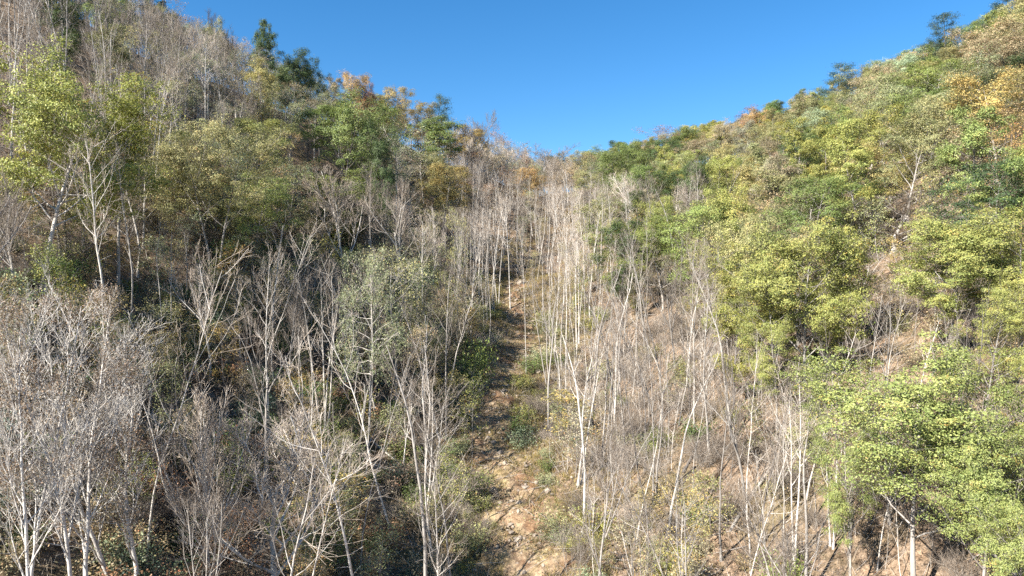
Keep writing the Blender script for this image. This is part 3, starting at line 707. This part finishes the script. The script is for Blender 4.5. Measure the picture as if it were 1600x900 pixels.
for i in order:
    x, y, z = float(xx[i]), float(yy[i]), float(zall[i])
    h = 19.0
    ppx, ppy = proj(x, y, z + .72 * h)
    if ppy < -230 or proj(x, y, z + h)[1] > 890: continue
    td = track_dist(x, y)
    if td < 4.6 and y < 165: continue
    cell = MIX[int(np.clip(ppy // 100, 0, 8))][int(np.clip(ppx // 100, 0, 15))]
    s = cell[rng.integers(len(cell))]
    near = y < 120
    if s in 'b': kind = rng.choice(['pole', 'pole', 'pole', 'twin', 'spread'] if ppx > 690 or rng.uniform() < .5 else ['spread', 'pole', 'pole', 'slim'])
    elif s == 'B': kind = 'withered'
    elif s in 'yg': kind = rng.choice(['round', 'round', 'oval'])
    elif s in 'oY': kind = rng.choice(['sparse', 'round', 'sparse']) if s == 'o' else 'sparse'
    else: kind = 'sparse' if x < 40 else 'round'
    if s == 'b' and y > 112 and x < -28: kind = rng.choice(['spread', 'fuzzy', 'spread', 'pole'])
    elif s == 'b' and y > 190 and 640 < ppx < 1010: kind = rng.choice(['fuzzy', 'spread', 'fuzzy', 'pole'])
    elif s == 'b' and y > 118 and 690 < ppx < 1010: kind = rng.choice(['pole', 'slim', 'slim', 'slim', 'slim'])
    elif kind in ('pole', 'twin') and (x > 3 and y < 140 or rng.uniform() < .3): kind = 'slim'
    rad = {'slim': 1.9, 'pole': 2.1, 'twin': 2.7, 'spread': 3.1, 'fuzzy': 3.2, 'withered': 3.1, 'round': 5.9, 'oval': 4.4, 'sparse': 3.3}[kind]
    if y > 150: rad *= 1.12
    if s == 'B': rad *= 1.3
    if s == 'b' and x < 0 and y < 78: rad *= 1.25
    if kind == 'fuzzy' and y < 80: rad *= 1.4
    if kind in ('fuzzy', 'spread') and y > 112: rad *= .8
    if s == 'b' and x > 3 and y < 115: rad *= 1.35
    elif s == 'b' and x < 0 and y < 125: rad *= 1.45
    q = PL[:, :2] - (x, y)
    if np.any(q[:, 0] ** 2 + q[:, 1] ** 2 < (np.minimum(PL[:, 2], 6.6) * .55 + rad * .55) ** 2 * 1.5): continue
    if y > 125 and 640 < ppx < 1010 and s == 'b': rad *= .95 if y < 190 else .78
    if x < -20 and y < 130 and s in 'Yb': rad *= .8
    if ppx > 1265 and y < 70 and s != 'b': continue
    if hides_track(x, y, 2.2 if kind in ('slim', 'pole', 'twin') else 4.2): continue
    H = {'slim': 20.5, 'pole': 20, 'twin': 19, 'spread': 15.5, 'fuzzy': 11 if y < 112 else 16, 'withered': 15, 'round': 16.5, 'oval': 18, 'sparse': 14.5}[kind] * rng.uniform(.82, 1.14)
    pass
    if x < 0 and y < 125 and kind in ('pole', 'slim', 'twin', 'spread'): H *= 1.15
    if s == 'Y': H *= .72
    stand = s == 'b' and 118 < y < 190 and 690 < ppx < 1010
    if stand: H = rng.uniform(19, 24)
    if not visible(x, y, z + H * .9): continue
    # keep the sky gap: nothing may stand above the photographed ridge line
    tx, tyy = proj(x, y, z + H)
    line = np.interp(tx, [-200, 0, 250, 400, 500, 600, 700, 780, 870, 960, 1050, 1200, 1350, 1450, 1540, 1800], [-300, -140, 2, 58, 106, 144, 184, 214, 244, 228, 204, 158, 104, 66, 20, -125])
    if tyy < line:
        H2 = H * .95 - (line - tyy) / F * y
        if H2 < 9: continue
        H = H2
    lo_y = max([hy + hv for hx, hy, hw, hv, hd in FRONT if y < hd - 1 and abs(tx - hx) < hw + 14], default=-999)
    ty_now = proj(x, y, z + H)[1]
    if ty_now < lo_y:
        H -= (lo_y - ty_now) / F * y
        if H < 7.5: continue
    c = NAME[kind][0]
    if count.get(c, 0) >= LIM[c]: continue
    count[c] = count.get(c, 0) + 1
    shade = str(rng.choice(SHADE[s]))
    if s == 'b' and x > 3 and y < 120 and rng.uniform() < .5: shade = str(rng.choice(['grey', 'grey', 'dark', 'pale']))
    bark = shade if s in 'bB' else str(rng.choice(['grey', 'pale', 'dark']))
    leaf = None if s == 'b' else ('brown' if s == 'B' else shade)
    sk = skyline(x, y, z + H)
    col = {'B': shade + '-trunked', 'b': shade}.get(s, shade)
    if stand: shade = bark = str(rng.choice(['white', 'pale', 'pale'])); col = shade
    lab = f"{col} {FORM[kind]} {zone(ppx, ppy, y, sk)}"
    lean = (rng.normal(0, .015), 0) if stand else (rng.normal(0, .035) if not (x > 8 and y < 125 and s == 'b') else rng.normal(-.07, .085), rng.normal(0, .03))
    FILL.append((tree(kind, int(rng.integers(24)) if not stand else (int(rng.integers(3)) if kind == 'slim' else 1), x, y, H, None if kind != 'round' else H * rng.uniform(.72, .92), bark, leaf, lab, lab.replace('tree ', 'trees ', 1), lean), f"{col} {FORM[kind]}", *proj(x, y, z + .6 * H)))
    PL = np.vstack([PL, (x, y, rad)])
print("trees", count)

# ------------------------------------------------------------------ understorey: saplings, young trees, shrubs
def scatter(n, kinds, cond, dmin, dmax, gap, hs, wide=None, seed=1):
    r = np.random.default_rng(seed); out = []; tries = 0
    while len(out) < n and tries < n * 60:
        tries += 1
        y = math.sqrt(r.uniform(dmin ** 2, dmax ** 2)); px = r.uniform(-60, 1660); x = (px - 800) / F * y
        z = tz(x, y); ppx, ppy = proj(x, y, z)
        if ppy > 960 or not cond(ppx, ppy, x, y): continue
        if out and min((a - x) ** 2 + (b - y) ** 2 for a, b in out) < gap * gap: continue
        if not visible(x, y, z + 3): continue
        if hides_track(x, y, 1.2 if kinds[0][0] in ('young', 'sapling') else .3) and kinds[0][0] != 'bush': continue
        out.append((x, y))
        kind, shades = kinds[r.integers(len(kinds))]
        sh = shades[r.integers(len(shades))]
        H = r.uniform(*hs[kind])
        bare = kind in ('sapling', 'brush')
        lab = f"{sh} {FORM[kind]} {zone(ppx, ppy, y, False)}"
        FILL.append((tree(kind, int(r.integers(9)), x, y, H, None, sh if bare else 'grey', None if bare else sh, lab, lab.replace('sapling ', 'saplings ', 1).replace('shrub ', 'shrubs ', 1).replace('young tree ', 'young trees ', 1), (r.normal(0, .07), r.normal(0, .06))), f"{sh} {FORM[kind]}", *proj(x, y, z + .6 * H)))
    return len(out)
HS = {'sapling': (5, 11), 'young': (4.5, 9), 'bush': (1.4, 3.6), 'brush': (1.5, 4.2)}
off = lambda x, y, m=3.4: track_dist(x, y) > m
print(scatter(160, [('sapling', ['pale', 'grey', 'grey', 'pale', 'white'])], lambda px, py, x, y: px > 840 and py > 450 and off(x, y) and not (px > 1500 and y > 80), 55, 122, 1.5, HS, seed=11),
      scatter(170, [('young', ['golden', 'yellow-green', 'tan', 'olive', 'olive', 'green'])], lambda px, py, x, y: py > 330 and off(x, y, 4.4) and not (850 < px < 1250 and (px * 7 + y * 3) % 10 < 6), 60, 170, 3.0, HS, seed=12),
      scatter(150, [('brush', ['pale', 'grey', 'white', 'pale'])], lambda px, py, x, y: py > 450 and off(x, y, 3.8) and (px > 640 or (px * 3.7) % 10 < 1.5), 50, 125, 1.5, HS, seed=13),
      scatter(150, [('young', ['golden', 'olive', 'tan', 'pale green', 'yellow-green'])], lambda px, py, x, y: px < 740 and 240 < py < 620 and off(x, y, 5), 58, 150, 2.2, HS, seed=15),
      scatter(90, [('brush', ['grey', 'pale'])], lambda px, py, x, y: px < 740 and 240 < py < 560, 60, 140, 2.2, HS, seed=16),
      scatter(110, [('bush', ['dark green', 'green', 'blue-green'])], lambda px, py, x, y: px < 735 and 380 < py < 930 and off(x, y, 4.5), 50, 135, 2.0, {'bush': (1.8, 3.8)}, seed=18),  # evergreen understorey, added dark-leaved to deepen the shade between the left trunks
      scatter(45, [('bush', ['green', 'yellow-green', 'olive', 'pale green'])], lambda px, py, x, y: off(x, y, 3.4) and not off(x, y, 7), 62, 150, 2.4, {'bush': (1.3, 2.6)}, seed=19),
      scatter(110, [('bush', ['brown', 'rust', 'tan', 'brown'])], lambda px, py, x, y: px < 660 and py > 480 and off(x, y, 4), 50, 110, 1.7, HS, seed=17),
      scatter(180, [('bush', ['olive', 'green', 'yellow-green', 'tan', 'tan', 'pale green'])], lambda px, py, x, y: py > 430 and off(x, y, 3.6) and (off(x, y, 16) is False or (px * 13) % 7 < 2.2), 55, 160, 1.6, HS, seed=14))

# ------------------------------------------------------------------ grass, litter and fallen sticks (nobody could count them)
def stuff(name, me, label):
    o = link(name, me); o['kind'] = 'stuff'; o['label'] = label; return o
def scatter_xy(n, dmin, dmax, r, lo=-80, hi=1680):
    y = np.sqrt(r.uniform(dmin ** 2, dmax ** 2, n)); return (r.uniform(lo, hi, n) - 800) / F * y, y
r = np.random.default_rng(77)
# dry grass in tufts along the track
n = 26000
y = r.uniform(60, 170, n); x = track_x(y) + r.normal(1.5, 6.5, n); td = track_dist(x, y)
k = (td > 2.2) | (r.uniform(size=n) < .34)
x, y = x[k], y[k]; m = len(x) ; nb = 6
px_ = np.repeat(x, nb) + r.normal(0, .14, m * nb); py_ = np.repeat(y, nb) + r.normal(0, .14, m * nb)
b0 = np.stack([px_, py_, np.repeat(terrain(x, y), nb) + .02], 1)
hh = np.repeat(r.uniform(.25, .8, m), nb) * r.uniform(.6, 1.1, m * nb)
tip = b0 + np.stack([r.normal(0, .3, m * nb), r.normal(0, .3, m * nb), np.ones(m * nb)], 1) * hh[:, None]
sd_ = unit(np.stack([r.normal(size=m * nb), r.normal(size=m * nb), np.zeros(m * nb)], 1)) * .022
V = np.stack([b0 - sd_, b0 + sd_, tip], 1).reshape(-1, 3)
gr = stuff("grass", make_mesh("grass", V, np.arange(len(V)).reshape(-1, 3), M_LEAF, np.repeat(r.uniform(0, .95, m), nb), False), "dry straw-coloured and green grass beside the dirt track")
gr.color = (.33, .26, .11, 1)
# fallen leaves lying on the slopes
n = 90000
x, y = scatter_xy(n, 48, 150, r)
y2 = r.uniform(60, 160, 14000); x = np.r_[x, track_x(y2) + r.normal(0, 3.5, 14000)]; y = np.r_[y, y2]
C = np.stack([x, y, terrain(x, y) + np.where(track_dist(x, y) < 3.6, .24, .05)], 1)
V, Q, rn = leaves(r, C, 1, .02, .24, 1, .7, 1.2)
ll = stuff("leaf_litter", make_mesh("leaf_litter", V, Q, M_LEAF, rn, False), "curled tan and brown leaves scattered over the slopes")
ll.color = (.31, .235, .165, 1)
# fallen sticks
n = 5200
x, y = scatter_xy(n, 48, 150, r)
k = track_dist(x, y) > .9; x, y = x[k], y[k]; n = len(x)
L = r.uniform(.8, 4.5, n); a = r.uniform(0, 6.28, n)
x2 = x + np.cos(a) * L; y2 = y + np.sin(a) * L
p0 = np.stack([x, y, terrain(x, y) + .15], 1); p1 = np.stack([x2, y2, terrain(x2, y2) + r.uniform(.15, .9, n)], 1)
mid = (p0 + p1) / 2 + r.normal(0, .12, (n, 3))
T = Tubes(); rr = r.uniform(.015, .05, n)
T.add(np.stack([p0, mid, p1], 1), np.stack([rr, rr * .8, rr * .4], 1), 4)
st = stuff("fallen_sticks", T.mesh("fallen_sticks"), "grey fallen branches lying among the leaves")
st.color = (.36, .33, .30, 1)

# stones in and beside the track
ico = np.array([[0, 0, 1], [.89, 0, .45], [.28, .85, .45], [-.72, .53, .45], [-.72, -.53, .45], [.28, -.85, .45], [.72, .53, -.45], [-.28, .85, -.45], [-.89, 0, -.45], [-.28, -.85, -.45], [.72, -.53, -.45], [0, 0, -1]])
icf = np.array([[0, 1, 2], [0, 2, 3], [0, 3, 4], [0, 4, 5], [0, 5, 1], [1, 6, 2], [2, 7, 3], [3, 8, 4], [4, 9, 5], [5, 10, 1], [6, 7, 2], [7, 8, 3], [8, 9, 4], [9, 10, 5], [10, 6, 1], [11, 7, 6], [11, 8, 7], [11, 9, 8], [11, 10, 9], [11, 6, 10]])
n = 1100
y = r.uniform(62, 165, n); x = track_x(y) + r.normal(0, 3.2, n)
sz = r.gamma(1.6, .09, n) + .06
V = ico[None] * (1 + r.normal(0, .16, (n, 12, 1))) * sz[:, None, None] * r.uniform(.6, 1.3, (n, 1, 3)) * np.array([1, 1, .65]) + np.stack([x, y, terrain(x, y) + .2], 1)[:, None]
sn = stuff("stones", make_mesh("stones", V.reshape(-1, 3), (icf[None] + np.arange(n)[:, None, None] * 12).reshape(-1, 3), M_BARK, None, False), "small grey-brown stones in and beside the dirt track")
sn.color = (.30, .25, .20, 1)
# dead weed stalks and twigs standing out of the litter
n = 15000
x, y = scatter_xy(n, 50, 150, r)
k = track_dist(x, y) > 2.2; x, y = x[k], y[k]; n = len(x)
p0 = np.stack([x, y, terrain(x, y) - .05], 1)
T = Tubes()
A = walk(r, p0, np.stack([r.normal(0, .35, n), r.normal(0, .35, n), np.ones(n)], 1), r.uniform(.5, 2.2, n), 3, .2, .1)
RA = np.repeat(np.array([[.018, .014, .008]]), n, 0) * r.uniform(.7, 1.4, (n, 1))
T.add(A, RA, 3)
B, RB = sprout(r, A, RA, 2, .3, .9, .6, .2, lambda t, PL: PL * .5, 2, .1, .1, .7, .008, .012)
T.add(B, RB, 3)
dw = stuff("dead_weeds", T.mesh("dead_weeds"), "dry tan weed stalks and twigs standing out of the fallen leaves")
dw.color = (.36, .31, .25, 1)

# ------------------------------------------------------------------ fallen logs and stumps
def log(px, d, L, rad, yaw, bark, label, tilt=.0):
    x = (px - 800) / F * d
    T = Tubes(); q = np.random.default_rng(int(px * 7 + d))
    t = np.linspace(-.5, .5, 9)
    X_ = x + np.cos(yaw) * L * t; Y_ = d + np.sin(yaw) * L * t
    zz = terrain(X_, Y_); zl = np.polyval(np.polyfit(t, zz, 1), t) + rad * .8 + tilt * (t + .5) * L
    P = np.stack([X_ + q.normal(0, .04, 9), Y_ + q.normal(0, .04, 9), zl + q.normal(0, .03, 9)], 1)
    c = P[0].copy()
    T.add((P - c)[None], (rad * np.linspace(1, .5, 9))[None], 8)
    B, Rb = sprout(q, (P - c)[None], (rad * np.linspace(1, .5, 9))[None], 7, .4, 1, .9, .2, lambda t, PL: L * .18 + 0 * t, 5, .15, .05, .35, .02, .07)
    T.add(B, Rb, 4)
    B2, R2 = sprout(q, B, Rb, 4, .3, 1, .7, .2, lambda t, PL: PL * .5, 4, .15, .05, .6, .012, .03)
    T.add(B2, R2, 3)
    o = link("fallen_log", T.mesh("fallen_log")); o.location = c
    o['label'] = label; o['category'] = 'log'; o['group'] = 'fallen logs on the slopes'; o.color = (*BARK[bark], 1)
for a in [(640, 86, 9, .2, .25, 'white', 'white fallen log on the brush pile left of the track'),
          (618, 88, 8, .16, -.5, 'white', 'white fallen log crossing behind the brush pile'),
          (665, 84, 7, .15, 1.0, 'pale', 'pale fallen log pointing from the brush pile up the slope'),
          (590, 84, 6, .12, 2.4, 'pale', 'thin pale fallen log at the foot of the leaning white trunk'),
          (545, 95, 9, .17, -.2, 'pale', 'pale fallen log in the dark wood beside the stem clump'),
          (835, 128, 7, .15, .1, 'grey', 'grey fallen log across the grass by the upper track'),
          (850, 108, 6, .14, .5, 'dark', 'dark fallen log on the right bank of the track'),
          (1090, 84, 10, .18, 1.0, 'dark', 'dark fallen log pointing uphill on the sunlit slope'),
          (1010, 95, 9, .16, 1.2, 'dark', 'dark fallen log higher up the sunlit slope'),
          (1180, 72, 9, .17, .7, 'grey', 'grey fallen log beside the dark-barked bare tree'),
          (1330, 64, 8, .16, 1.1, 'dark', 'dark fallen log under the big green maple'),
          (1240, 100, 10, .2, .9, 'dark', 'dark fallen log under the hanging yellow-green tree'),
          (960, 120, 9, .16, .8, 'dark', 'dark fallen log below the pole stand'),
          (1060, 64, 6, .12, .4, 'pale', 'pale fallen log at the front of the sunlit slope')]:
    log(*a)
def stump(px, d, rad, h, label):
    x = (px - 800) / F * d; q = np.random.default_rng(int(px))
    T = Tubes()
    P = np.array([[0, 0, -.2], [.02, 0, h * .4], [.05, .03, h * .8], [.05, .03, h]]); T.add(P[None], np.array([rad * 1.5, rad * 1.05, rad, rad * .15])[None], 10)
    az = np.arange(7) * .9 + q.normal(0, .2, 7)
    Rt = walk(q, np.tile([0, 0, .25], (7, 1)), np.stack([np.cos(az), np.sin(az), np.full(7, -.1)], 1), q.uniform(.8, 1.5, 7), 5, .25, -.08)
    T.add(Rt, np.repeat(np.linspace(rad * .45, .03, 5)[None], 7, 0), 5)
    o = link("tree_stump", T.mesh("tree_stump")); o.location = (x, d, tz(x, d)); o['label'] = label; o['category'] = 'stump'; o.color = (*BARK['dark'], 1)
stump(815, 103, .5, 1.3, 'dark root-flared stump on the right bank of the track')
stump(752, 112, .3, .5, 'low cut stump at the left edge of the track')

# ------------------------------------------------------------------ say which one each of the smaller trees and shrubs is, by the nearest thing one can find
LAND = [(110, 230, 'the big leaning maple on the left slope'), (370, 260, 'the broad yellow-olive tree'), (128, 640, 'the straight white withered trunk'), (330, 520, 'the white forked tree'),
        (421, 520, 'the tallest white trunk'), (506, 540, 'the multi-stemmed grey clump'), (585, 560, 'the leaning white-trunked hemlock'), (668, 720, 'the white twin-stemmed tree'),
        (430, 780, 'the dense grey twiggy tree'), (528, 800, 'the golden young tree'), (740, 650, 'the thin tree at the track edge'), (535, 195, 'the large rounded green tree'), (692, 285, 'the golden-orange round tree'),
        (690, 215, 'the dense green tree on the spur'), (540, 320, 'the arching bare tree'), (455, 220, 'the small bright orange tree'), (400, 55, 'the narrow dark skyline tree'), (236, 40, 'the blue-green skyline tree'),
        (548, 130, 'the orange skyline tree'), (682, 160, 'the layered dark pine'), (738, 205, 'the grey bare skyline tree'), (838, 250, 'the bare crown in the saddle'), (1035, 215, 'the rusty skyline tree'),
        (1480, 50, 'the tall ridge pine'), (1308, 115, 'the lone skyline pine'), (1420, 660, 'the big bright green maple'), (1262, 430, 'the hanging yellow-green tree'), (1480, 400, 'the tree above the maple'),
        (1395, 360, 'the twiggy tree amid crowns'), (1490, 190, 'the deep green round tree'), (1000, 300, 'the whitish bare crown'), (1092, 270, 'the dark hillside tree'), (1085, 500, 'the bare trunk leaning left'),
        (1190, 700, 'the dark-barked bent tree'), (1240, 700, 'the white multi-stem tree'), (884, 450, 'the tallest pole right of the track'), (822, 520, 'the lone thin pole on the grass'), (785, 420, 'the white trunks at the track head'),
        (902, 690, 'the golden tree on the track bank'), (935, 350, 'the olive tree by the poles'), (960, 680, 'the pale tree fronting the slope'), (790, 800, 'the bottom of the track'), (580, 700, 'the foot of the white hemlock'),
        (815, 640, 'the dark root-flared stump'), (630, 740, 'the white logs of the brush pile'), (1090, 760, 'the dark log on the sunlit slope'), (1330, 800, 'the dark log under the maple')]
NTH = ('nearest', 'second nearest', 'third nearest', 'fourth nearest', 'fifth nearest', 'sixth nearest')
by_what = {}
for rec in FILL: by_what.setdefault(rec[1], []).append(rec)
for what, L in by_what.items():
    xy = np.array([(a[2], a[3]) for a in L])
    best = [(99, 9e9, None)] * len(L)
    for a, b, nm in LAND:
        dx, dy = xy[:, 0] - a, xy[:, 1] - b
        dist = np.hypot(dx, dy)
        side = np.where(np.abs(dx) > np.abs(dy), np.where(dx > 0, 0, 1), np.where(dy > 0, 2, 3))
        for sd_k in range(4):
            m = np.where(side == sd_k)[0]
            for nth, q in enumerate(m[np.argsort(dist[m])][:6]):
                sc = dist[q] + 45 * nth
                if dist[q] < 420 and sc < best[q][1]:
                    best[q] = (nth, sc, f"{what} {NTH[nth]} {('right of', 'left of', 'below', 'above')[sd_k]} {nm}")
    for rec, bq in zip(L, best):
        if bq[2]: rec[0]['label'] = bq[2]
